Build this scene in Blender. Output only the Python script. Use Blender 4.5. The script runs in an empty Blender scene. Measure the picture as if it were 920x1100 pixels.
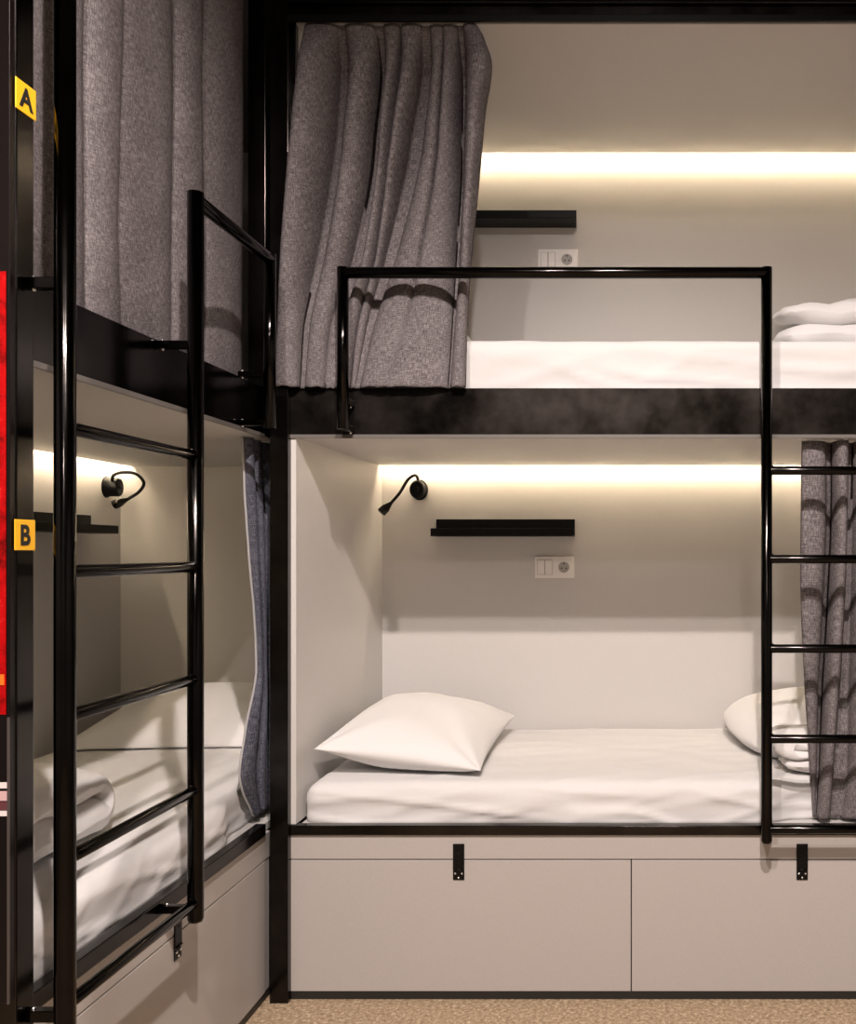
import bpy, bmesh, math, random
from mathutils import Vector, Matrix, noise

random.seed(7)
scene = bpy.context.scene
COL = scene.collection

# ------------------------------------------------------------------ camera
CAM_H = 1.305
cam_data = bpy.data.cameras.new('camera')
cam_data.sensor_fit = 'HORIZONTAL'
cam_data.sensor_width = 36.0
cam_data.lens = 36.0 * 1000.0 / 920.0
cam_data.shift_x = -224.0 / 920.0
cam_data.shift_y = 43.0 / 920.0
cam_data.clip_start = 0.05
cam = bpy.data.objects.new('camera', cam_data)
cam.location = (0, 0, CAM_H)
cam.rotation_euler = (math.pi / 2, 0, 0)
COL.objects.link(cam)
scene.camera = cam

# ------------------------------------------------------------------ world, view
world = bpy.data.worlds.new('world')
scene.world = world
world.use_nodes = True
world.node_tree.nodes['Background'].inputs[0].default_value = (0.9, 0.9, 1.0, 1)
world.node_tree.nodes['Background'].inputs[1].default_value = 0.02
scene.view_settings.view_transform = 'Standard'
scene.view_settings.look = 'None'
scene.view_settings.gamma = 1.0
scene.view_settings.use_curve_mapping = False
scene.view_settings.exposure = 0.17
scene.cycles.use_denoising = True
scene.cycles.max_bounces = 8
scene.cycles.diffuse_bounces = 5

# ------------------------------------------------------------------ ceiling downlights of the room
LAMPS = [((-0.50, -0.10, 3.42), 240.0, 0.03), ((0.10, 0.15, 3.42), 430.0, 0.03), ((0.10, -1.75, 3.42), 150.0, 0.04)]
LAMP_COLOR = (1.0, 0.87, 0.81)
LED_STRENGTH = 66.0
LED_COLOR = (1.0, 0.80, 0.55)
for loc, power, rad in LAMPS:
    l = bpy.data.lights.new('ceiling_downlight', 'SPOT')
    l.energy = power
    l.color = LAMP_COLOR
    l.shadow_soft_size = rad
    l.spot_size = math.radians(164)
    l.spot_blend = 0.55
    o = bpy.data.objects.new('ceiling_downlight', l)
    o.location = loc
    COL.objects.link(o)

# ------------------------------------------------------------------ materials
def new_mat(name):
    m = bpy.data.materials.new(name)
    m.use_nodes = True
    nt = m.node_tree
    return m, nt, nt.nodes['Principled BSDF']

def setp(b, **kw):
    for k, v in kw.items():
        k = {'base': 'Base Color', 'rough': 'Roughness', 'metal': 'Metallic', 'coat': 'Coat Weight',
             'coat_rough': 'Coat Roughness', 'sheen': 'Sheen Weight', 'spec': 'Specular IOR Level',
             'em': 'Emission Color', 'es': 'Emission Strength'}[k]
        if k in ('Base Color', 'Emission Color'):
            v = (*v, 1)
        b.inputs[k].default_value = v

def noise_node(nt, scale, detail=3, rough=0.5, coord='Object', stretch=None):
    tc = nt.nodes.new('ShaderNodeTexCoord')
    n = nt.nodes.new('ShaderNodeTexNoise')
    n.inputs['Scale'].default_value = scale
    n.inputs['Detail'].default_value = detail
    n.inputs['Roughness'].default_value = rough
    src = tc.outputs[coord]
    if stretch:
        mp = nt.nodes.new('ShaderNodeMapping')
        mp.inputs['Scale'].default_value = stretch
        nt.links.new(src, mp.inputs['Vector'])
        src = mp.outputs['Vector']
    nt.links.new(src, n.inputs['Vector'])
    return n

def ramp(nt, src, stops):
    r = nt.nodes.new('ShaderNodeValToRGB')
    el = r.color_ramp.elements
    el[0].position, el[0].color = stops[0][0], (*stops[0][1], 1)
    el[1].position, el[1].color = stops[-1][0], (*stops[-1][1], 1)
    for p, c in stops[1:-1]:
        e = el.new(p); e.color = (*c, 1)
    nt.links.new(src, r.inputs['Fac'])
    return r

def bump(nt, b, src, strength, dist=0.001):
    bp = nt.nodes.new('ShaderNodeBump')
    bp.inputs['Strength'].default_value = strength
    bp.inputs['Distance'].default_value = dist
    nt.links.new(src, bp.inputs['Height'])
    nt.links.new(bp.outputs['Normal'], b.inputs['Normal'])

def plain(name, base, rough=0.5, **kw):
    m, nt, b = new_mat(name)
    setp(b, base=base, rough=rough, **kw)
    return m

def laminate(name, base, rough=0.42):
    m, nt, b = new_mat(name)
    setp(b, rough=rough, spec=0.35)
    n = noise_node(nt, 260, 2)
    c = [tuple(x * f for x in base) for f in (0.97, 1.03)]
    r = ramp(nt, n.outputs['Fac'], [(0.3, c[0]), (0.7, c[1])])
    nt.links.new(r.outputs['Color'], b.inputs['Base Color'])
    bump(nt, b, n.outputs['Fac'], 0.012, 0.0003)
    return m

def steel(name, lo, hi, rough, wear=0.12, spec=0.4):
    m, nt, b = new_mat(name)
    setp(b, metal=1.0)
    n = noise_node(nt, 6, 6, 0.65)
    r = ramp(nt, n.outputs['Fac'], [(0.35, lo), (0.75, hi)])
    nt.links.new(r.outputs['Color'], b.inputs['Base Color'])
    rr = ramp(nt, n.outputs['Fac'], [(0.3, (rough - wear,) * 3), (0.7, (rough + wear,) * 3)])
    nt.links.new(rr.outputs['Color'], b.inputs['Roughness'])
    n2 = noise_node(nt, 90, 3)
    bump(nt, b, n2.outputs['Fac'], 0.06, 0.0006)
    return m

def fabric(name, dark, mid, light):
    m, nt, b = new_mat(name)
    setp(b, rough=0.95, spec=0.05)
    a = noise_node(nt, 1.0, 3, 0.6, 'UV', (60, 520, 1))
    c = noise_node(nt, 1.0, 3, 0.6, 'UV', (520, 60, 1))
    d = noise_node(nt, 1.0, 3, 0.6, 'UV', (9, 9, 1))
    mx = nt.nodes.new('ShaderNodeMath'); mx.operation = 'ADD'
    nt.links.new(a.outputs['Fac'], mx.inputs[0]); nt.links.new(c.outputs['Fac'], mx.inputs[1])
    m2 = nt.nodes.new('ShaderNodeMath'); m2.operation = 'MULTIPLY_ADD'
    m2.inputs[1].default_value = 0.42
    nt.links.new(mx.outputs[0], m2.inputs[0])
    m3 = nt.nodes.new('ShaderNodeMath'); m3.operation = 'MULTIPLY_ADD'
    m3.inputs[1].default_value = 0.10; m3.inputs[2].default_value = 0.03
    nt.links.new(d.outputs['Fac'], m3.inputs[0])
    nt.links.new(m3.outputs[0], m2.inputs[2])
    r = ramp(nt, m2.outputs[0], [(0.40, dark), (0.50, mid), (0.60, light)])
    nt.links.new(r.outputs['Color'], b.inputs['Base Color'])
    bump(nt, b, mx.outputs[0], 0.35, 0.0008)
    return m

def linen(name, base):
    m, nt, b = new_mat(name)
    setp(b, base=base, rough=0.85, sheen=0.15, spec=0.15)
    n = noise_node(nt, 9, 4, 0.55, 'Object')
    bump(nt, b, n.outputs['Fac'], 0.25, 0.012)
    return m

M = {}
M['laminate'] = laminate('grey_laminate', (0.55, 0.533, 0.515))
M['drawer'] = laminate('taupe_laminate', (0.42, 0.392, 0.373), 0.38)
M['edge'] = plain('panel_edging', (0.13, 0.12, 0.11), 0.35)
M['black'] = steel('black_painted_steel', (0.024, 0.022, 0.021), (0.046, 0.042, 0.039), 0.19, 0.05)
M['tube'] = steel('black_lacquered_tube', (0.015, 0.014, 0.0135), (0.026, 0.024, 0.023), 0.13, 0.03)
M['beam'] = steel('worn_dark_steel', (0.008, 0.007, 0.006), (0.034, 0.029, 0.026), 0.36, 0.08)
M['matte_black'] = plain('matte_black', (0.002, 0.002, 0.002), 0.4, spec=0.2)
M['sheet'] = linen('white_cotton', (0.63, 0.622, 0.616))
M['pillow'] = linen('white_pillow_cotton', (0.68, 0.673, 0.667))
M['fabric'] = fabric('grey_melange_curtain', (0.066, 0.058, 0.060), (0.138, 0.123, 0.126), (0.27, 0.246, 0.25))
M['fabric_blue'] = fabric('blue_grey_curtain', (0.045, 0.047, 0.062), (0.095, 0.098, 0.125), (0.19, 0.195, 0.24))
M['hem'] = plain('pale_hem_stitch', (0.45, 0.45, 0.46), 0.9)
M['white_plastic'] = plain('white_plastic', (0.78, 0.75, 0.72), 0.3)
M['grey_plastic'] = plain('socket_recess', (0.36, 0.34, 0.32), 0.4)
M['hole'] = plain('socket_hole', (0.03, 0.025, 0.02), 0.6)
M['screw'] = plain('bright_screw', (0.75, 0.74, 0.72), 0.25, metal=1.0)
M['yellow'] = plain('yellow_sign', (0.86, 0.46, 0.015), 0.4)
M['letter'] = plain('black_letter', (0.012, 0.01, 0.01), 0.5)
M['dark_plinth'] = plain('black_plinth', (0.012, 0.011, 0.010), 0.5)
M['room_wall'] = laminate('room_paint', (0.20, 0.19, 0.18), 0.8)
M['room_ceiling'] = plain('room_ceiling_paint', (0.10, 0.095, 0.09), 0.9)
m, nt, b = new_mat('speckled_floor')
n = noise_node(nt, 85, 5, 0.85)
r = ramp(nt, n.outputs['Fac'], [(0.33, (0.09, 0.055, 0.028)), (0.47, (0.33, 0.235, 0.145)), (0.56, (0.46, 0.35, 0.23)), (0.68, (0.85, 0.74, 0.55))])
nt.links.new(r.outputs['Color'], b.inputs['Base Color'])
setp(b, rough=0.55); bump(nt, b, n.outputs['Fac'], 0.5, 0.002)
M['floor'] = m
m, nt, b = new_mat('led_diffuser')
setp(b, base=(0.9, 0.85, 0.75), em=LED_COLOR, es=LED_STRENGTH)
M['led'] = m
m, nt, b = new_mat('red_print')
n = noise_node(nt, 30, 5, 0.7)
r = ramp(nt, n.outputs['Fac'], [(0.34, (0.10, 0.0, 0.0)), (0.50, (0.34, 0.001, 0.002)), (0.62, (0.42, 0.002, 0.003)), (0.76, (0.70, 0.10, 0.07))])
nt.links.new(r.outputs['Color'], b.inputs['Base Color'])
setp(b, rough=0.25, spec=0.2)
M['red'] = m
M['orange'] = plain('orange_print', (0.85, 0.16, 0.012), 0.3)
M['pink'] = plain('pink_print', (0.55, 0.36, 0.36), 0.35)
M['white_print'] = plain('white_print', (0.68, 0.62, 0.60), 0.35)
M['maroon'] = plain('maroon_print', (0.10, 0.03, 0.035), 0.35)
M['poster_black'] = plain('black_print', (0.004, 0.002, 0.002), 0.3, spec=0.25)
M['rim'] = plain('poster_rim', (0.06, 0.05, 0.045), 0.3)

# ------------------------------------------------------------------ mesh helpers
def obj(name, bm_or_mesh, mats, parent=None, smooth=False):
    if isinstance(bm_or_mesh, bmesh.types.BMesh):
        me = bpy.data.meshes.new(name)
        bm_or_mesh.normal_update()
        bm_or_mesh.to_mesh(me); bm_or_mesh.free()
    else:
        me = bm_or_mesh
    if not isinstance(mats, (list, tuple)):
        mats = [mats]
    for k in mats:
        me.materials.append(M[k])
    if smooth:
        for p in me.polygons:
            p.use_smooth = True
    o = bpy.data.objects.new(name, me)
    COL.objects.link(o)
    if parent is not None:
        o.parent = parent
    return o

def tag(o, label=None, cat=None, group=None, kind=None):
    if label: o['label'] = label
    if cat: o['category'] = cat
    if group: o['group'] = group
    if kind: o['kind'] = kind
    return o

def thing(name, label, cat, loc=(0, 0, 0), group=None):
    o = bpy.data.objects.new(name, None)
    o.empty_display_size = 0.1
    COL.objects.link(o)
    o.location = loc
    ORIG[o] = Vector(loc)
    return tag(o, label, cat, group)
ORIG = {}

def settle(root):
    """Meshes are written in world coordinates; move them under the thing's own origin."""
    off = Vector(root.location)
    for ch in root.children:
        ch.location = -off
    return root

def box_bm(x0, x1, y0, y1, z0, z1, bev=0.0015, bm=None, mat=0):
    bm = bm or bmesh.new()
    r = bmesh.ops.create_cube(bm, size=1.0)
    vs = r['verts']
    for v in vs:
        v.co = Vector((x0 + (v.co.x + .5) * (x1 - x0), y0 + (v.co.y + .5) * (y1 - y0), z0 + (v.co.z + .5) * (z1 - z0)))
    fs = set(f for v in vs for f in v.link_faces)
    for f in fs: f.material_index = mat
    if bev:
        es = list(set(e for v in vs for e in v.link_edges))
        bmesh.ops.bevel(bm, geom=es, offset=bev, segments=2, profile=0.5, affect='EDGES')
    return bm

def box(name, x0, x1, y0, y1, z0, z1, mat, parent=None, bev=0.0015):
    return obj(name, box_bm(x0, x1, y0, y1, z0, z1, bev), mat, parent)

def sweep_bm(points, radii, seg=16, bm=None, mat=0, caps=True):
    """Round tube along a polyline, one radius per point."""
    bm = bm or bmesh.new()
    pts = [Vector(p) for p in points]
    if not isinstance(radii, (list, tuple)):
        radii = [radii] * len(pts)
    rings = []
    ref = None
    for i, p in enumerate(pts):
        t = (pts[min(i + 1, len(pts) - 1)] - pts[max(i - 1, 0)]).normalized()
        if ref is None:
            ref = Vector((0, 0, 1)) if abs(t.z) < 0.9 else Vector((1, 0, 0))
            ref = (ref - t * ref.dot(t)).normalized()
        else:
            ref = (ref - t * ref.dot(t)).normalized()
        bi = t.cross(ref)
        rings.append([bm.verts.new(p + (ref * math.cos(a) + bi * math.sin(a)) * radii[i])
                      for a in (2 * math.pi * k / seg for k in range(seg))])
    for a, b_ in zip(rings, rings[1:]):
        for k in range(seg):
            f = bm.faces.new((a[k], a[(k + 1) % seg], b_[(k + 1) % seg], b_[k]))
            f.smooth = True; f.material_index = mat
    if caps:
        for ring, flip in ((rings[0], True), (rings[-1], False)):
            f = bm.faces.new(ring[::-1] if flip else ring); f.material_index = mat
    return bm

def tube_bm(p0, p1, r, seg=20, bm=None, mat=0):
    """Straight tube with softly rounded ends."""
    p0, p1 = Vector(p0), Vector(p1)
    d = (p1 - p0).normalized(); c = r * 0.12
    return sweep_bm([p0, p0 + d * c * .3, p0 + d * c, p1 - d * c, p1 - d * c * .3, p1],
                    [r - c, r - c * .3, r, r, r - c * .3, r - c], seg, bm, mat)

def ball(bm, p, r, mat=0, seg=8):
    res = bmesh.ops.create_uvsphere(bm, u_segments=seg, v_segments=max(5, seg // 2 + 1), radius=r, matrix=Matrix.Translation(p))
    for v in res['verts']:
        for f in v.link_faces:
            f.material_index = mat; f.smooth = True

def catmull(pts, n=8):
    pts = [Vector(p) for p in pts]
    out = []
    P = [pts[0] * 2 - pts[1]] + pts + [pts[-1] * 2 - pts[-2]]
    for i in range(1, len(P) - 2):
        for k in range(n):
            t = k / n
            a, b_, c, d = P[i - 1], P[i], P[i + 1], P[i + 2]
            out.append(0.5 * ((2 * b_) + (c - a) * t + (2 * a - 5 * b_ + 4 * c - d) * t * t + (3 * b_ - a - 3 * c + d) * t ** 3))
    out.append(pts[-1])
    return out

def fbm(p, s, octv=3):
    v, a, f = 0.0, 1.0, s
    for _ in range(octv):
        v += a * noise.noise(p * f); a *= 0.5; f *= 2.05
    return v

# ------------------------------------------------------------------ room dimensions (metres)
YF = 2.714      # front plane of the facing bunk
YB = 3.634      # its back panel
XL = -1.08      # front plane of the side bunk
XW = -2.015     # its wall panel
X0, X1 = -0.993, 0.985   # inside of the facing bunk
C1 = 1.639      # ceiling of the lower berths
C2 = 2.845      # ceiling of the upper berths
BT = 1.783      # top of the beams
PY0, PY1 = 1.590, 1.638  # near post of the side bunk

# ------------------------------------------------------------------ setting
tag(box('floor', -2.12, 2.3, -2.9, 3.72, -0.06, 0.0, 'floor', bev=0), kind='structure')
tag(box('ceiling', -2.12, 2.3, -2.9, 3.72, 3.5, 3.56, 'room_ceiling', bev=0), kind='structure')
tag(box('wall_back', -2.12, 2.3, 3.665, 3.72, 0, 3.5, 'room_wall', bev=0), kind='structure')
tag(box('wall_left', -2.12, -2.046, -2.9, 3.665, 0, 3.5, 'room_wall', bev=0), kind='structure')
tag(box('wall_right', 2.25, 2.3, -2.9, 3.665, 0, 3.5, 'room_wall', bev=0), kind='structure')
tag(box('wall_front', -2.046, 2.25, -2.9, -2.85, 0, 3.5, 'room_wall', bev=0), kind='structure')

# ------------------------------------------------------------------ hasp (fastener of a drawer)
def hasp(parent, place):
    """place(a, d, z): a across the drawer from the hasp's middle, d out of the drawer front, z height."""
    def pbox(name, a0, a1, d0, d1, z0, z1, mat, bev=0.001):
        bm = box_bm(a0, a1, d0, d1, z0, z1, bev)
        for v in bm.verts: v.co = Vector(place(*v.co))
        bmesh.ops.recalc_face_normals(bm, faces=bm.faces)
        return obj(name, bm, mat, parent)
    pbox('hasp_strap', -.0165, .0165, .001, .005, .380, .455, 'matte_black')
    pbox('hasp_plate', -.0165, .0165, .001, .0035, .350, .3795, 'matte_black')
    bm = sweep_bm([place(-.012, .006, .381), place(.012, .006, .381)], .0028, 10)
    obj('hasp_hinge', bm, 'matte_black', parent)
    for a, z, mt in ((-.0095, .369, 'screw'), (.0095, .369, 'screw'), (0, .357, 'screw'), (0, .427, 'black')):
        bm = bmesh.new(); ball(bm, place(a, .004, z), .0036, 0, 10)
        obj('screw', bm, mt, parent)

# ------------------------------------------------------------------ facing bunk bed
bunkR = thing('bunk_bed', 'black steel two-tier bunk bed with grey panels, facing the room', 'bunk bed', (0, YF, 0))
P = bunkR
box('post', -1.060, -1.0075, 2.690, 2.742, 0, 3.049, 'black', P, 0.0012)
box('post', 0.998, 1.05, 2.690, 2.742, 0, 3.049, 'black', P, 0.003)
box('side_panel', -1.0145, X0, YF, 3.66, .5105, C1 + .0035, 'laminate', P)
box('side_panel', -1.0145, X0, YF + .021, 3.66, BT + .0005, C2 + .02, 'laminate', P)
box('frame_strip', -1.0145, X0, YF - .002, YF + .0205, BT + .0005, 2.852, 'black', P)
box('side_panel', -1.0145, X0, 2.7355, 3.66, 0, .4775, 'laminate', P)
box('side_panel', X1, 1.007, 2.7425, 3.66, 0, C2 + .02, 'laminate', P)
box('back_panel', X0, X1, YB, 3.66, .502, C1 + .03, 'laminate', P, .0006)
box('back_panel', X0, X1, YB, 3.66, 1.70, C2 + .03, 'laminate', P, .0006)
box('berth_ceiling', X0, X1, YF + .006, 3.590, C1, C1 + .018, 'laminate', P, .001)
box('berth_ceiling', X0, X1, YF + .002, 3.590, C2, C2 + .018, 'laminate', P, .001)
box('bed_platform', X0, X1, 2.7345, YB, C1 + .026, 1.70, 'laminate', P)
box('top_cover', X0, X1, YF + .002, 3.66, C2 + .030, C2 + .048, 'laminate', P)
box('bed_platform', X0, X1, 2.735, 3.66, .478, .502, 'laminate', P)
box('upper_beam', -1.0145, X1, YF, 2.734, C1 + .004, BT, 'beam', P, .002)
box('beam_lip', -1.0145, X1, 2.708, 2.7135, C1 - .003, C1 + .008, 'edge', P, .001)
box('top_beam', -1.0145, .997, YF - .008, YF + .001, 2.853, 2.893, 'beam', P, .002)
box('top_fascia', -1.0145, .997, 2.692, 2.7135, 2.894, 3.049, 'black', P, .002)
box('curtain_track', -1.0070, .997, 2.682, 2.693, 2.836, 2.856, 'matte_black', P, .002)
box('mattress_rail', -1.0145, .997, 2.704, 2.734, .482, .510, 'black', P, .003)
box('front_board', -1.0145, .997, YF, 2.730, .410, .480, 'drawer', P, .001)
box('plinth', -1.0145, .997, 2.716, 2.735, 0, .0235, 'dark_plinth', P, .001)
for i, (a, b_) in enumerate(((-1.0145, -.0165), (-.0135, .997))):
    d = box('drawer', a, b_, YF, 2.732, .0245, .4065, 'drawer', P, .001)
    hx = (-.518, .483)[i]
    hasp(d, lambda a_, d_, z_, hx=hx: (hx + a_, YF - d_, z_))
box('drawer_shadow_gap_board', -1.0145, .997, 2.733, 2.7345, .0245, .4765, 'dark_plinth', P, 0)

# ladder and guard rail of the facing bunk
YG = 2.630
RT = 0.0160
RUNGS = (1.535, 1.285, 1.032, .777, .522)
guard = obj('guard_rail', tube_bm((-.83, YG, 2.094), (.368, YG, 2.094), RT), 'tube', P)
bm = sweep_bm([(-.83, YG, 2.094 + RT * .9), (-.83, YG, 1.652)], RT)
obj('guard_upright', bm, 'tube', guard)
def bracket(p0, p1, parent, r=.009, name='bracket'):
    """Short flat arm with a bolt at the far end."""
    p0, p1 = Vector(p0), Vector(p1)
    lo = [min(p0[i], p1[i]) for i in range(3)]; hi = [max(p0[i], p1[i]) for i in range(3)]
    for i in range(3):
        if hi[i] - lo[i] < .004: lo[i] -= r; hi[i] += r
    bm = box_bm(lo[0], hi[0], lo[1], hi[1], lo[2], hi[2], .002)
    d = (p1 - p0).normalized()
    for k in (-1, 1):
        ball(bm, p1 - d * .010 + Vector((0, 0, r * k)), .0042, 1)
    return obj(name, bm, ['tube', 'screw'], parent)
for z in (1.735, 1.660):
    bracket((-.83, YG, z), (-.83, YF - .0005, z), guard)
ladder = obj('ladder', sweep_bm([(.368, YG, .484), (.368, YG, .492), (.368, YG, 2.094 + RT * .9)], [RT * .85, RT, RT]), 'tube', P)
obj('rail', sweep_bm([(.852, YG, .484), (.852, YG, .492), (.852, YG, 2.80)], [RT * .85, RT, RT]), 'tube', ladder)
for z in RUNGS:
    bm = tube_bm((.368 + RT * .6, YG, z), (.852 - RT * .6, YG, z), .0125)
    for x in (.368 + RT, .852 - RT):
        ball(bm, (x, YG, z + .010), .0055)
    obj('rung', bm, 'tube', ladder)
for x in (.368, .852):
    for z, yb in ((1.72, YF - .0005), (.495, 2.7035)):
        bracket((x, YG, z), (x, yb, z), ladder)
settle(bunkR)

# ------------------------------------------------------------------ side bunk bed
bunkL = thing('bunk_bed', 'black steel bunk bed along the left side, seen past its ladder', 'bunk bed', (XL, PY0, 0))
P = bunkL
box('post', -1.112, -1.060, PY0, PY1, 0, 3.049, 'black', P, .003)
box('post', -1.128, -1.078, 2.702, 2.752, BT + .001, 3.049, 'black', P, .001)
box('end_panel', XW, -1.1125, PY0 + .012, PY1 - .006, 0, C2, 'laminate', P)
box('wall_panel', -2.044, XW, PY0 + .02, 3.66, 0, C1 + .03, 'laminate', P, .0006)
box('wall_panel', -2.044, XW, PY0 + .02, 3.66, 1.70, C2 + .02, 'laminate', P, .0006)
box('end_panel', XW, -1.0155, YB, 3.66, .502, C1 + .03, 'laminate', P, .0006)
box('end_panel', XW, -1.0155, YB, 3.66, 1.70, C2 + .02, 'laminate', P, .0006)
box('berth_ceiling', -1.971, XL - .006, PY1 + .002, YB, C1, C1 + .018, 'laminate', P, .001)
box('bed_platform', XW, XL - .021, PY1 + .001, YB, C1 + .026, 1.70, 'laminate', P)
box('bed_platform', XW, XL - .021, PY1 + .001, YB, .478, .502, 'laminate', P)
box('upper_beam', XL - .020, XL, PY1, 2.690, C1 + .004, BT, 'black', P, .002)
box('upper_beam', XL - .020, XL - .002, 2.6905, YB - .001, C1 + .004, BT - .001, 'black', P, .002)
box('beam_lip', XL + .0005, XL + .006, PY1, 2.6895, C1 - .004, C1 + .008, 'edge', P, .001)
box('mattress_rail', XL - .020, XL + .010, PY1 + .001, 2.689, .486, .521, 'black', P, .003)
box('front_board', XL - .016, XL, PY1 + .001, 2.745, .410, .4845, 'drawer', P, .001)
box('plinth', XL - .021, XL - .002, PY1, 2.745, 0, .0235, 'dark_plinth', P, .001)
box('filler_strip', XL - .016, XL - .003, 2.7095, 2.745, .0245, .4065, 'drawer', P, .001)
d = box('drawer', XL - .018, XL, 1.665, 2.707, .0245, .4065, 'drawer', P, .001)
hasp(d, lambda a_, d_, z_: (XL + d_, 2.186 - a_, z_))
box('drawer_shadow_gap_board', XL - .0205, XL - .019, PY1 + .001, 2.745, .0245, .4765, 'dark_plinth', P, 0)

XG = -.995
RL = 0.0175
guardL = obj('guard_rail', tube_bm((XG, 2.100, 2.100), (XG, 2.525, 2.100), RT), 'tube', P)
obj('guard_upright', sweep_bm([(XG, 2.525, 2.100 + RT * .9), (XG, 2.525, 1.640)], RT), 'tube', guardL)
for z in (1.787, 1.655):
    bracket((XG, 2.525, z), (XL + .0005, 2.525, z), guardL, .008)
ladderL = obj('ladder', sweep_bm([(XG, 1.620, .472), (XG, 1.620, .480), (XG, 1.620, 2.85)], [RL * .85, RL, RL], 24), 'tube', P)
obj('rail', sweep_bm([(XG, 2.100, .472), (XG, 2.100, .480), (XG, 2.100, 2.100 + RT)], [RL * .85, RL, RL], 24), 'tube', ladderL)
for z in (1.522, 1.271, 1.019, .769, .515):
    bm = tube_bm((XG, 1.620 + RL * .6, z), (XG, 2.100 - RL * .6, z), .0118)
    for y in (1.620 + RL, 2.100 - RL):
        ball(bm, (XG, y, z + .011), .0048)
        ball(bm, (XG + .009, y, z + .003), .0035)
    obj('rung', bm, 'tube', ladderL)
for z in (1.772, .500):
    bracket((XG, 1.620, z), (-1.0595, 1.620, z), ladderL, .010)
    bracket((XG, 2.100, z), (XL + .0105 if z < 1 else XL + .0005, 2.100, z), ladderL, .009)
settle(bunkL)

# ------------------------------------------------------------------ letter signs
def sign(letter, yc, zc, label):
    t = thing('letter_sign', label, 'sign', (-1.0595, yc, zc))
    s = .0265
    obj('plate', box_bm(-1.0595, -1.0575, yc - s, yc + s, zc - s, zc + s, .0006), 'yellow', t)
    cu = bpy.data.curves.new('letter', 'FONT')
    cu.body = letter; cu.size = .048; cu.align_x = 'CENTER'; cu.align_y = 'CENTER'
    cu.extrude = .0003; cu.offset = .0016
    tmp = bpy.data.objects.new('letter_tmp', cu); COL.objects.link(tmp)
    bpy.context.view_layer.update()
    me = bpy.data.meshes.new_from_object(tmp)
    bpy.data.objects.remove(tmp); bpy.data.curves.remove(cu)
    xs = [v.co.x for v in me.vertices]; ys = [v.co.y for v in me.vertices]
    cx, cy = (min(xs) + max(xs)) / 2, (min(ys) + max(ys)) / 2
    for v in me.vertices:
        x, y, z = v.co
        v.co = Vector((-1.0571 + z, yc + (x - cx), zc + (y - cy)))
    me.name = 'letter'
    obj('letter', me, 'letter', t)
    settle(t)
sign('A', 1.6125, 2.0895, 'yellow square sign with black letter A, higher on the near post')
sign('B', 1.6105, 1.3345, 'yellow square sign with black letter B, lower on the near post')

# ------------------------------------------------------------------ poster on the end of the side bunk
t = thing('poster', 'tall black poster with a glossy red print at the left picture edge', 'poster', (-1.40, 1.58, .54))
box('board', -1.75, -1.062, 1.577, 1.5895, .540, 2.36, 'poster_black', t, .001)
box('red_print', -1.74, -1.068, 1.5752, 1.5768, 1.030, 1.780, 'red', t, 0)
box('orange_mark', -1.30, -1.070, 1.5736, 1.5751, 1.080, 1.098, 'orange', t, 0)
for nm, z0, z1, mt in (('stripe', .905, .915, 'white_print'), ('stripe', .884, .900, 'pink'), ('stripe', .868, .882, 'maroon'), ('stripe', .858, .867, 'white_print')):
    box(nm, -1.74, -1.064, 1.5752, 1.5768, z0, z1, mt, t, 0)
box('rim', -1.0645, -1.0615, 1.5735, 1.5768, .540, 1.025, 'rim', t, 0)
settle(t)

# ------------------------------------------------------------------ LED strips
def led(label, x0, x1, y0, y1, z):
    t = thing('led_strip', label, 'light strip', ((x0 + x1) / 2, (y0 + y1) / 2, z))
    box('profile', x0, x1, y0, y1, z + .004, z + .012, 'white_plastic', t, 0)
    g = .003
    box('diffuser', x0 + g, x1 - g, y0 + g, y1 - g, z, z + .0039, 'led', t, 0)
    settle(t)
led('warm light strip above the lower berth of the facing bunk', X0 + .004, X1 - .004, 3.591, 3.608, C1 + .012)
led('warm light strip at the back of the upper berth ceiling', X0 + .004, X1 - .004, 3.591, 3.608, C2 + .012)
led('warm light strip over the berth behind the left ladder', -1.989, -1.972, PY1 + .01, YB - .004, C1 + .012)

# ------------------------------------------------------------------ wall shelves
def shelf(label, place):
    """place(a, d, z): a along the wall from the shelf's right end, d off the wall, z up from its underside."""
    t = thing('wall_shelf', label, 'shelf', place(-.27, 0, 0))
    for nm, d0, d1, z0, z1, a1 in (('back_plate', .0008, .005, .0, .068, 0), ('bottom_plate', .0051, .106, .0, .004, 0), ('front_lip', .1025, .106, .0041, .030, 0)):
        bm = box_bm(-.541, a1, d0, d1, z0, z1, .0008)
        for v in bm.verts: v.co = Vector(place(*v.co))
        bmesh.ops.recalc_face_normals(bm, faces=bm.faces)
        obj(nm, bm, 'matte_black', t)
    settle(t)
shelf('black ledge shelf on the lower berth wall, beside the short lamp', lambda a, d, z: (-.240 + a, YB - d, 1.365 + z))
shelf('black ledge shelf on the upper berth wall, half behind the curtain', lambda a, d, z: (-.234 + a, YB - d, 2.570 + z))
shelf('black ledge shelf on the wall behind the left ladder', lambda a, d, z: (XW + d, 3.430 + a, 1.372 + z))

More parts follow.
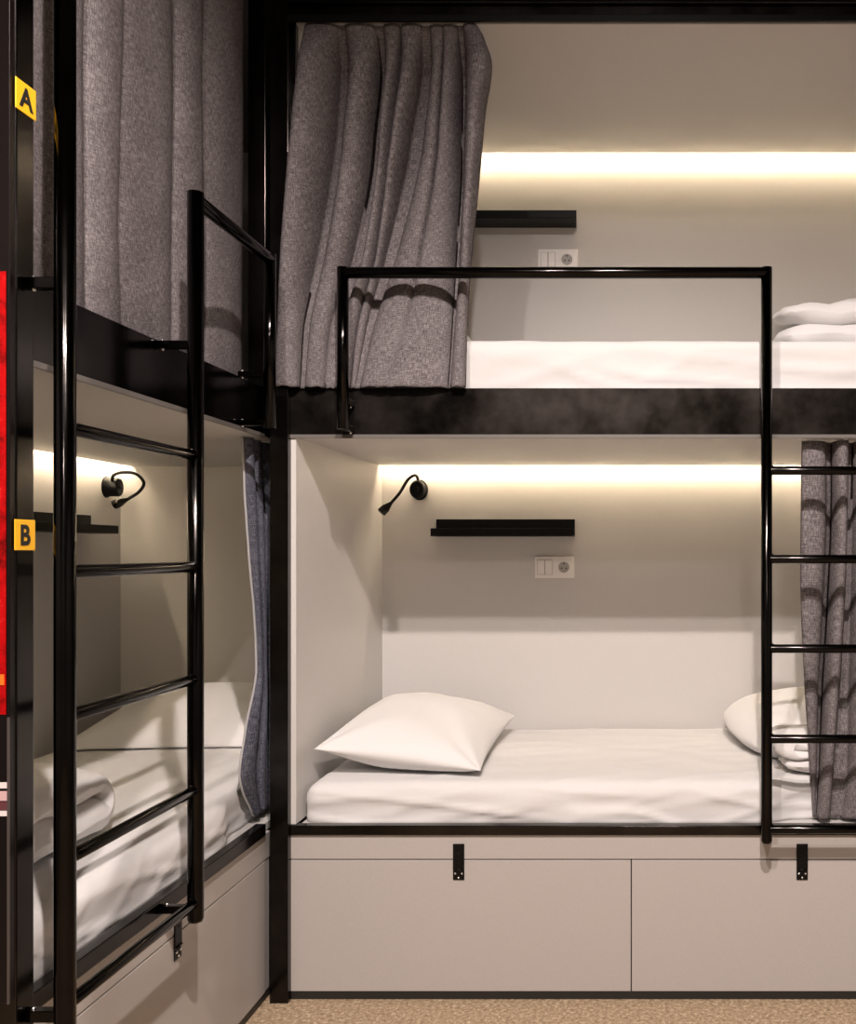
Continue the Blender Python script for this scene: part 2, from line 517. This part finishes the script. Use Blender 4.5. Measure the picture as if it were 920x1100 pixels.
# ------------------------------------------------------------------ wall sockets
def socket(label, xc, zc):
    t = thing('wall_socket', label, 'socket', (xc, YB, zc))
    w, h = .0775, .0425
    Y = YB - .0005
    box('frame', xc - w, xc + w, Y - .009, Y, zc - h, zc + h, 'white_plastic', t, .003)
    box('switch_recess', xc - .0670, xc - .0080, Y - .0098, Y - .0091, zc - .0295, zc + .0295, 'grey_plastic', t, 0)
    for k in (0, 1):
        a = xc - .0655 + k * .0295
        box('rocker', a, a + .0265, Y - .0130, Y - .0099, zc - .028, zc + .028, 'white_plastic', t, .0015)
    sx = xc + .0365
    box('socket_insert', sx - .029, sx + .029, Y - .0115, Y - .0091, zc - .028, zc + .028, 'white_plastic', t, .0012)
    bm = bmesh.new()
    n = 28
    ro, ri = .0215, .0185
    for k in range(n):
        pass
    prof = [(ro, -.0001), (ro, .0022), (ri, .0022), (ri, .0004)]
    rings = [[bm.verts.new((sx + r_ * math.cos(2 * math.pi * k / n), Y - .0116 - d_, zc + r_ * math.sin(2 * math.pi * k / n))) for k in range(n)] for r_, d_ in prof]
    for r0, r1 in zip(rings, rings[1:]):
        for k in range(n):
            bm.faces.new((r0[k], r0[(k + 1) % n], r1[(k + 1) % n], r1[k])).smooth = True
    bm.faces.new(rings[-1])
    bmesh.ops.recalc_face_normals(bm, faces=bm.faces)
    obj('socket_ring', bm, 'grey_plastic', t)
    for dx, dz in ((-.0085, -.004), (.0085, -.004), (0, .014)):
        bm = tube_bm((sx + dx, Y - .0117, zc + dz), (sx + dx, Y - .0135, zc + dz), .0031, 10)
        obj('pin_hole', bm, 'hole', t)
    settle(t)
socket('white double switch and power socket under the lower berth shelf', -.319, 1.246)
socket('white double switch and power socket just above the guard rail', -.307, 2.443)

# ------------------------------------------------------------------ gooseneck reading lamps
def reading_lamp(label, base, nrm, neck, head):
    nrm = Vector(nrm); base = Vector(base)
    t = thing('reading_lamp', label, 'lamp', base)
    bm = sweep_bm([base + nrm * .0006, base + nrm * .004, base + nrm * .0045, base + nrm * .046, base + nrm * .052, base + nrm * .054],
                  [.033, .033, .029, .029, .027, .022], 28)
    for v in bm.verts:
        v.co.z = base.z + (v.co.z - base.z) * 1.22
    obj('lamp_body', bm, 'matte_black', t)
    bm = sweep_bm([base + nrm * .0545, base + nrm * .0600], [.008, .0075], 14)
    obj('switch_button', bm, 'matte_black', t)
    pts = catmull(neck, 10)
    obj('gooseneck', sweep_bm(pts, .0058, 12), 'matte_black', t)
    e = pts[-1]; d = (Vector(head) - e).normalized()
    L = (Vector(head) - e).length
    bm = sweep_bm([e - d * .004, e + d * .004, e + d * .012, e + d * L * .55, e + d * L * .97, e + d * L],
                  [.0055, .007, .010, .0165, .0175, .0165], 20)
    obj('lamp_head', bm, 'black', t)
    bm = sweep_bm([e + d * (L + .0002), e + d * (L + .002)], [.0125, .0120], 16)
    obj('lamp_lens', bm, 'grey_plastic', t)
    settle(t)
reading_lamp('black reading lamp with its gooseneck bent down, facing bunk', (-.846, YB, 1.547), (0, -1, 0),
             [(-.846, 3.605, 1.566), (-.842, 3.580, 1.590), (-.846, 3.545, 1.597), (-.866, 3.520, 1.577), (-.890, 3.505, 1.530), (-.919, 3.490, 1.490)], (-.955, 3.478, 1.452))
reading_lamp('black reading lamp with gooseneck curled round, seen through the left ladder', (XW, 3.535, 1.551), (1, 0, 0),
             [(-1.978, 3.510, 1.576), (-1.955, 3.480, 1.592), (-1.911, 3.455, 1.600), (-1.852, 3.440, 1.594), (-1.816, 3.430, 1.560), (-1.832, 3.425, 1.526), (-1.870, 3.420, 1.499)], (-1.918, 3.415, 1.478))

# ------------------------------------------------------------------ curtains
def lerp(a, b_, t): return a + (b_ - a) * t

def curtain(name, label, place, rows, mat, nz=110, k=12, hem_amp=.0015, seed=0, hscale=.55, hmax=.034, thick=.0016, hfac=None, omega=.055):
    """rows: (z, valleys, base depths or None, bump scale). Folds bulge between neighbouring valleys."""
    rows = sorted(rows, key=lambda r_: -r_[0])
    nv = len(rows[0][1])
    verts, uvs, arcs = [], [], {}
    z_top, z_bot = rows[0][0], rows[-1][0]
    ncol = (nv - 1) * k + 1
    for iz in range(nz + 1):
        z = lerp(z_top, z_bot, iz / nz)
        j = 0
        while j < len(rows) - 2 and z < rows[j + 1][0]: j += 1
        a, b_ = rows[j], rows[j + 1]
        t = (a[0] - z) / (a[0] - b_[0]); 
        # cubic interpolation over rows keeps the folds flowing
        r0 = rows[max(j - 1, 0)]; r3 = rows[min(j + 2, len(rows) - 1)]
        def ci(p0, p1, p2, p3):
            m1 = (p2 - p0) / 2 if j > 0 else p2 - p1
            m2 = (p3 - p1) / 2 if j + 2 < len(rows) else p2 - p1
            return (2 * t ** 3 - 3 * t * t + 1) * p1 + (t ** 3 - 2 * t * t + t) * m1 + (-2 * t ** 3 + 3 * t * t) * p2 + (t ** 3 - t * t) * m2
        val = [ci(r0[1][i], a[1][i], b_[1][i], r3[1][i]) for i in range(nv)]
        ea = a[2] or [0] * nv; eb = b_[2] or [0] * nv
        e = [lerp(ea[i], eb[i], t) for i in range(nv)]
        hs = lerp(a[3], b_[3], t)
        arc = 0; last = None
        for c in range(ncol):
            i = min(c // k, nv - 2); tt = c / k - i
            w = abs(val[i + 1] - val[i])
            h = min(hmax, hscale * w) * hs * (hfac[i] if hfac else 1)
            ts = tt - omega * math.sin(2 * math.pi * tt)
            s = lerp(val[i], val[i + 1], ts)
            d = lerp(e[i], e[i + 1], tt) + h * math.sin(math.pi * tt) ** .85 if 0 < tt < 1 else e[i + round(tt)]
            p = Vector((s * 7, z * 1.6, seed))
            d += .0022 * fbm(p, 1.6, 3) + .0010 * noise.noise(Vector((s * 30, z * 22, seed + 3)))
            zz = z
            if iz == nz: zz += hem_amp * math.sin(c * .9 + seed)
            pt = Vector((s, d))
            if last is not None: arc += (pt - last).length
            last = pt
            verts.append(Vector(place(s, d, zz)))
            uvs.append((c, z)); arcs.setdefault(iz, []).append(arc)
    faces = []
    for iz in range(nz):
        for c in range(ncol - 1):
            q = iz * ncol + c
            faces.append((q, q + 1, q + ncol + 1, q + ncol))
    me = bpy.data.meshes.new('cloth')
    me.from_pydata(verts, [], faces)
    uvl = me.uv_layers.new(name='UVMap')
    ref = [(p_ + q_) / 2 for p_, q_ in zip(arcs[int(nz * .4)], arcs[nz])]
    for lp in me.loops:
        cu_, z_ = uvs[lp.vertex_index]
        uvl.data[lp.index].uv = (ref[cu_] + seed * .37, z_)
    t = thing(name, label, 'curtain', tuple(verts[ncol * nz + ncol // 2]))
    o = obj('cloth', me, mat, t, True)
    md = o.modifiers.new('thickness', 'SOLIDIFY'); md.thickness = thick; md.offset = 0
    # stitched hem along the free vertical edge
    return t, o, verts, ncol

YC = 2.704
SX = lambda px: (px - 684) * 2.690 / 1000
SZ = lambda py: CAM_H + (593 - py) * 2.690 / 1000
def urow(py, px, base, soft, flap, hs):
    e = [base] * 12
    e[8] += soft; e[11] += flap; e[0] = {23: -.006, 34: 0, 64: 0, 120: .004, 175: .012, 270: .020, 345: .022, 416: .024}[py]
    return (SZ(py), [SX(v) for v in px], e, hs)
rows = [
    urow(23, (325, 360, 368, 401, 410, 428, 452, 460, 474, 490, 496, 511), -.010, .004, .006, .10),
    urow(34, (324, 360, 367, 402, 409, 427, 450, 459, 474, 490, 496, 518), -.036, .016, .030, .28),
    urow(64, (321, 357, 366, 400, 408, 424, 446, 457, 472, 490, 496, 527), -.096, .050, .080, .78),
    urow(120, (317, 350, 360, 391, 401, 416, 434, 449, 468, 488, 496, 519), -.126, .070, .100, 1.0),
    urow(175, (313, 343, 354, 385, 396, 409, 424, 440, 464, 487, 495, 514), -.126, .080, .100, 1.0),
    urow(270, (305, 331, 341, 370, 383, 396, 405, 418, 450, 484, 491, 505), -.086, .070, .060, .72),
    urow(345, (300, 323, 330, 353, 366, 382, 391, 399, 436, 484, 487, 501), -.022, .028, .014, .30),
    urow(416, (297, 321, 326, 348, 358, 375, 380, 385, 416, 481, 483, 500), -.001, .020, .006, .20),
]
t, o, _, _ = curtain('curtain', 'gathered grey curtain hanging over the upper berth of the facing bunk', lambda s, d, z: (s, YC - d, z), rows, 'fabric', seed=1, hmax=.125, hscale=3.0,
                     hfac=[1, 0, 1, .1, .95, 1, 0, .6, .6, 0, 1], omega=.10, k=16, nz=130)
settle(t)

SX2 = lambda px: (px - 684) * 2.760 / 1000
SZ2 = lambda py: CAM_H + (593 - py) * 2.760 / 1000
rest = (943, 949, 970, 976, 1000, 1006, 1030)
def lrow(z, px, e0, base, hs):
    return (z, [SX2(v) for v in px + rest], [e0, base + (e0 - base) * .5] + [base] * 10, hs)
rows = [
    lrow(1.634, (862, 889, 896, 914, 919), .016, -.020, .75),
    lrow(SZ2(560), (861, 890, 897, 913, 919), .016, -.045, 1.0),
    lrow(SZ2(640), (861, 887, 894, 911, 918), .014, -.050, 1.0),
    lrow(SZ2(740), (866, 882, 888, 905, 916), .004, -.050, 1.0),
    lrow(SZ2(830), (872, 879, 882, 897, 912), .0, -.012, .6),
    lrow(.515, (875, 877, 878, 893, 905), .002, .002, .38),
]
t, o, _, _ = curtain('curtain', 'grey curtain gathered behind the right ladder, lower berth', lambda s, d, z: (s, 2.781 - d, z), rows, 'fabric', seed=5, hmax=.088, hscale=3.0, hem_amp=.002, omega=.10,
                     hfac=[.35, 0, 1, 0, 1, 0, 1, 0, 1, 0, 1])
settle(t)

ys = [1.645, 1.78, 1.925, 2.060, 2.278, 2.446, 2.695]
rows = [(2.96, ys, None, 1.0), (2.45, [y + .012 * math.sin(i * 2.1) for i, y in enumerate(ys[:-1])] + [2.692], None, .9),
        (2.05, [y + .016 * math.sin(i * 1.3 + 1) for i, y in enumerate(ys[:-1])] + [2.690], None, .62), (1.7995, ys[:-1] + [2.690], None, .45)]
rows[-1] = (1.745, ys[:-1] + [2.690], None, .42)
t, o, _, _ = curtain('curtain', 'wide grey curtain drawn across the upper berth on the left', lambda s, d, z: (-1.141 + d, s, z), rows, 'fabric', seed=9, hmax=.026, hscale=.2, k=18)
settle(t)

rows = [
    (1.634, [2.655, 2.715, 2.78, 2.88, 3.0, 3.12, 3.25], [.006] + [0] * 6, 1.0),
    (1.287, [2.700, 2.750, 2.80, 2.89, 3.0, 3.12, 3.25], [.008] + [0] * 6, 1.0),
    (.96, [2.748, 2.790, 2.83, 2.91, 3.0, 3.12, 3.25], [.010] + [0] * 6, .8),
    (.76, [2.668, 2.760, 2.81, 2.90, 3.0, 3.12, 3.25], [.006] + [0] * 6, 1.1),
    (.66, [2.640, 2.745, 2.81, 2.90, 3.0, 3.12, 3.25], [.006] + [0] * 6, 1.1),
    (.53, [2.735, 2.775, 2.82, 2.90, 3.0, 3.12, 3.25], [.006] + [0] * 6, .8),
]
t, o, vs, nc = curtain('curtain', 'blue-grey curtain pushed to the corner post of the left lower berth', lambda s, d, z: (-1.134 + d, s, z), rows, 'fabric_blue', seed=13, hmax=.024, hem_amp=.002)
edge = [vs[i * nc] + Vector((.002, 0, 0)) for i in range(0, 111, 2)]
obj('edge_seam', sweep_bm(edge, .0035, 8), 'hem', t)
settle(t)

# ------------------------------------------------------------------ mattresses
def sstep(a, b_, x):
    t_ = min(1, max(0, (x - a) / (b_ - a))); return t_ * t_ * (3 - 2 * t_)

def mattress(label, x0, x1, y0, y1, z0, z1, front, seed, r=.045, crown=.012, wr=1.0, step=.0135, bulge=None):
    """Soft block in a fitted sheet; front = the horizontal outward direction that shows the side wrinkles."""
    bm = bmesh.new()
    dims = (x1 - x0, y1 - y0, z1 - z0)
    def face(o_, a, b_, na, nb):
        g = [[bm.verts.new(o_ + a * (i / na) + b_ * (j / nb)) for j in range(nb + 1)] for i in range(na + 1)]
        for i in range(na):
            for j in range(nb):
                bm.faces.new((g[i][j], g[i + 1][j], g[i + 1][j + 1], g[i][j + 1]))
    nx, ny, nz = (max(3, round(q / step)) for q in dims)
    nz = max(nz, 12)
    X, Y, Z = Vector((dims[0], 0, 0)), Vector((0, dims[1], 0)), Vector((0, 0, dims[2]))
    O = Vector((x0, y0, z0))
    face(O, Y, X, ny, nx); face(O + Z, X, Y, nx, ny)
    face(O, X, Z, nx, nz); face(O + Y, Z, X, nz, nx)
    face(O, Z, Y, nz, ny); face(O + X, Y, Z, ny, nz)
    bmesh.ops.remove_doubles(bm, verts=bm.verts, dist=.0005)
    f = Vector(front)
    along = Vector((abs(f.y), abs(f.x), 0))
    for v in bm.verts:
        p = v.co.copy()
        inner = Vector((min(max(p.x, x0 + r), x1 - r), min(max(p.y, y0 + r), y1 - r), min(max(p.z, z0), z1 - r)))
        q = p - inner
        if q.length > 1e-6:
            nrm = q.normalized(); rr = min(r, max(abs(q.x), abs(q.y), abs(q.z)))
            p = inner + nrm * rr
        else:
            nrm = Vector((0, 0, 1 if p.z > (z0 + z1) / 2 else -1))
        u = min(max((p.x - x0) / dims[0], 0), 1); w = min(max((p.y - y0) / dims[1], 0), 1); hgt = (p.z - z0) / dims[2]
        a = p.dot(along)
        c_ = u if f.x > 0 else (1 - u if f.x < 0 else (w if f.y > 0 else 1 - w))   # 1 at the front edge
        if nrm.z > .2:
            p.z += crown * (math.sin(math.pi * u) * math.sin(math.pi * w)) ** .5
            wv = fbm(Vector((p.x * 1.2, p.y * 2.8, seed)), 2.2, 3)
            cr = max(0, 1 - abs(noise.noise(Vector((a * 2.1 + c_ * 1.4, c_ * 5.5 + a * .6, seed + 2)))) * 5) ** 2
            p.z += wr * nrm.z * (.0045 * wv + .0035 * cr)
        side = max(0, nrm.dot(f))
        if side > 0.05:
            warp = .5 * noise.noise(Vector((a * 2.3, p.z * 4, seed + 1)))
            n1 = noise.noise(Vector((a * 1.5 + warp, p.z * 15 + a * 2.2 + warp, seed)))
            n2 = noise.noise(Vector((a * 2.4 - warp, p.z * 11 - a * 3.0, seed + 7)))
            r1 = max(0, 1 - abs(n1) * 3.2) ** 1.5; r2 = max(0, 1 - abs(n2) * 3.6) ** 1.5
            amt = side * (.25 + .75 * min(1, (1 - hgt) * 1.8))
            p += f * wr * amt * (.010 * r1 + .007 * r2 + .006 * fbm(Vector((a * 2, p.z * 6, seed)), 1.5, 2) - .012)
        if bulge:
            p += f * bulge(a) * sstep(.55, 1.0, c_)
        v.co = p
    bmesh.ops.recalc_face_normals(bm, faces=bm.faces)
    t = thing('mattress', label, 'mattress', ((x0 + x1) / 2, (y0 + y1) / 2, z0))
    obj('fitted_sheet', bm, 'sheet', t, True)
    settle(t)
mattress('mattress in a white sheet on the lower berth of the facing bunk', -.985, .978, 2.790, 3.628, .503, .618, (0, -1, 0), 2.0,
         bulge=lambda a: .050 * (1 - sstep(.36, .50, a)))
mattress('mattress in a white sheet on the upper berth of the facing bunk', -.985, .978, 2.752, 3.628, 1.701, 1.930, (0, -1, 0), 4.0, r=.03, wr=.8)
mattress('mattress in a white sheet on the left berth behind the ladder', -2.008, -1.144, 1.645, 3.628, .503, .622, (1, 0, 0), 6.0, wr=.75,
         bulge=lambda a: .032 * (1 - sstep(2.50, 2.64, a)))

# ------------------------------------------------------------------ pillows
def pillow(label, corners, h_up, h_dn, zfloor, seed, pinch=.07, n=56, rnd=0.0):
    c00, c10, c11, c01 = (Vector(c) for c in corners)
    bm = bmesh.new()
    grids = []
    for side in (1, -1):
        g = []
        for i in range(n + 1):
            row = []
            for j in range(n + 1):
                a, b_ = i / n * 2 - 1, j / n * 2 - 1
                # denser near the seam
                a = math.copysign(1 - (1 - abs(a)) ** 1.35, a); b_ = math.copysign(1 - (1 - abs(b_)) ** 1.35, b_)
                fa = 1 - pinch * (1 - b_ * b_) * abs(a) ** 1.5
                fb = 1 - pinch * (1 - a * a) * abs(b_) ** 1.5
                cr = 1 - rnd * (a * b_) ** 2
                u, w = (a * fa * cr + 1) / 2, (b_ * fb * cr + 1) / 2
                p = c00 * (1 - u) * (1 - w) + c10 * u * (1 - w) + c11 * u * w + c01 * (1 - u) * w
                prof = (max(0, 1 - abs(a) ** 2.3) ** .62) * (max(0, 1 - abs(b_) ** 2.3) ** .62)
                h = (h_up if side > 0 else -h_dn) * prof
                if side > 0:
                    q = Vector((p.x, p.y, seed))
                    h += prof * (.014 * fbm(q, 3.5, 2))
                    # creases running out from the corners
                    rad = math.atan2(1.02 - abs(b_), 1.02 - abs(a))
                    dist = math.hypot(1 - abs(a), 1 - abs(b_))
                    h += prof ** .5 * .010 * math.exp(-dist * 1.6) * math.sin(rad * 9 + seed + (a > 0) * 2 + (b_ > 0))
                p = p + Vector((0, 0, h))
                if zfloor is not None: p.z = max(p.z, zfloor + .001 + (.004 if side > 0 else 0) * prof)
                edge = i in (0, n) or j in (0, n)
                row.append(grids[0][i][j] if (side < 0 and edge) else bm.verts.new(p))
            g.append(row)
        grids.append(g)
        for i in range(n):
            for j in range(n):
                q = (g[i][j], g[i + 1][j], g[i + 1][j + 1], g[i][j + 1])
                bm.faces.new(q if side > 0 else q[::-1])
    bmesh.ops.recalc_face_normals(bm, faces=bm.faces)
    base = (c00 + c10 + c11 + c01) / 4
    t = thing('pillow', label, 'pillow', (base.x, base.y, zfloor or base.z))
    obj('pillowcase', bm, 'pillow', t, True)
    # sewn seam round the edge
    g = grids[0]
    settle(t)
pillow('plump white pillow against the left side of the facing lower berth', [(-.972, 2.800, .712), (-.468, 2.795, .648), (-.455, 3.500, .690), (-.955, 3.55, .735)], .104, .10, .634, 3.0)
pillow('white pillow on the upper berth, peeking out behind the curtain', [(-.96, 2.86, 1.985), (-.53, 2.88, 1.985), (-.53, 3.52, 1.985), (-.96, 3.54, 1.985)], .10, .06, 1.946, 5.0)
pillow('white pillow propped at the far end of the left berth', [(-1.955, 3.13, .640), (-1.20, 3.19, .640), (-1.17, 3.615, .76), (-1.90, 3.615, .76)], .095, .10, .6365, 8.0, pinch=.05)
pillow('white pillow at the ladder end of the facing lower berth', [(.375, 2.955, .668), (.96, 2.985, .67), (.965, 3.60, .71), (.295, 3.60, .70)], .125, .10, .634, 11.0, pinch=-.02, rnd=.13)

# ------------------------------------------------------------------ folded duvets
def duvet(label, place, width, length, layers, tk, seed, z0, ny=36):
    """Quilt folded zig-zag: a thick ribbon profile with rounded folds, run along its length."""
    prof = []
    gap = tk * .95
    for L_ in range(layers):
        za = tk * .5 + L_ * gap
        xs = [0, .12, .3, .5, .7, .88, 1.0]
        if L_ % 2: xs = xs[::-1]
        for x in xs: prof.append(Vector((tk * .55 + x * (width - tk * 1.1), za)))
        if L_ < layers - 1:
            right = (L_ % 2 == 0)
            bx = width - tk * .28 if right else tk * .28
            prof.append(Vector((bx, za + gap * .5)))
    prof = [Vector((p.x, p.y)) for p in catmull([Vector((p.x, p.y, 0)) for p in prof], 4)]
    n = len(prof)
    def loop(scale):
        up, dn = [], []
        for i, p in enumerate(prof):
            t_ = (prof[min(i + 1, n - 1)] - prof[max(i - 1, 0)]).normalized()
            nn = Vector((-t_.y, t_.x))
            endf = min(1, (min(i, n - 1 - i) / 4) ** .5 * .75 + .15)
            up.append(p + nn * tk * .5 * scale * endf); dn.append(p - nn * tk * .5 * scale * endf)
        return up + dn[::-1]
    bm = bmesh.new()
    rings = []
    for iy in range(ny + 1):
        v = iy / ny
        e = min(v, 1 - v) * length / (tk * .55)
        sc = math.sqrt(max(0.0, 1 - (1 - min(1, e)) ** 2)) * .96 + .02
        ring = []
        for k, q in enumerate(loop(sc)):
            s = v * length
            p3 = Vector((q.x * 6, q.y * 9, s * 6))
            dx = .016 * fbm(p3 + Vector((seed, 0, 0)), 1.0, 3); dz = .018 * fbm(p3 + Vector((0, seed, 3)), 1.0, 3)
            pucker = .005 * math.sin(s * 55 + q.x * 18 + seed) * noise.noise(Vector((q.x * 9, s * 7, seed)))
            ds = .014 * noise.noise(Vector((q.x * 8, q.y * 14, seed + v)))
            pr = 1 - .16 * (1 - min(1, min(v, 1 - v) / .22)) ** 2
            q = Vector((width / 2 + (q.x - width / 2) * pr, q.y))
            ring.append(bm.verts.new(Vector(place(q.x + dx, s + ds, max(.001, q.y * (.93 + .07 * math.sin(v * 3)) + dz * min(1, q.y / tk) + pucker * min(1, q.y / tk)))) + Vector((0, 0, z0))))
        rings.append(ring)
    m_ = len(rings[0])
    for a, b_ in zip(rings, rings[1:]):
        for k in range(m_):
            bm.faces.new((a[k], a[(k + 1) % m_], b_[(k + 1) % m_], b_[k]))
    half = m_ // 2
    for ring in (rings[0], rings[-1]):
        for i in range(half - 1):
            bm.faces.new((ring[i], ring[i + 1], ring[m_ - 2 - i], ring[m_ - 1 - i]))
    bmesh.ops.recalc_face_normals(bm, faces=bm.faces)
    t = thing('duvet', label, 'duvet', tuple(Vector(place(width / 2, length / 2, 0)) + Vector((0, 0, z0))))
    obj('quilt', bm, 'pillow', t, True)
    settle(t)
duvet('white duvet folded in layers on the right end of the lower berth', lambda a, s, z: (.425 + a, 2.812 + s, z), .50, .15, 3, .044, 2.3, .632, 24)
duvet('white duvet folded double on the upper berth', lambda a, s, z: (.400 + a, 2.90 + s, z), .56, .52, 2, .085, 4.1, 1.944)
duvet('white duvet folded at the near end of the left berth', lambda a, s, z: (-1.255 - s, 1.690 + a, z), .60, .62, 2, .080, 7.7, .642)
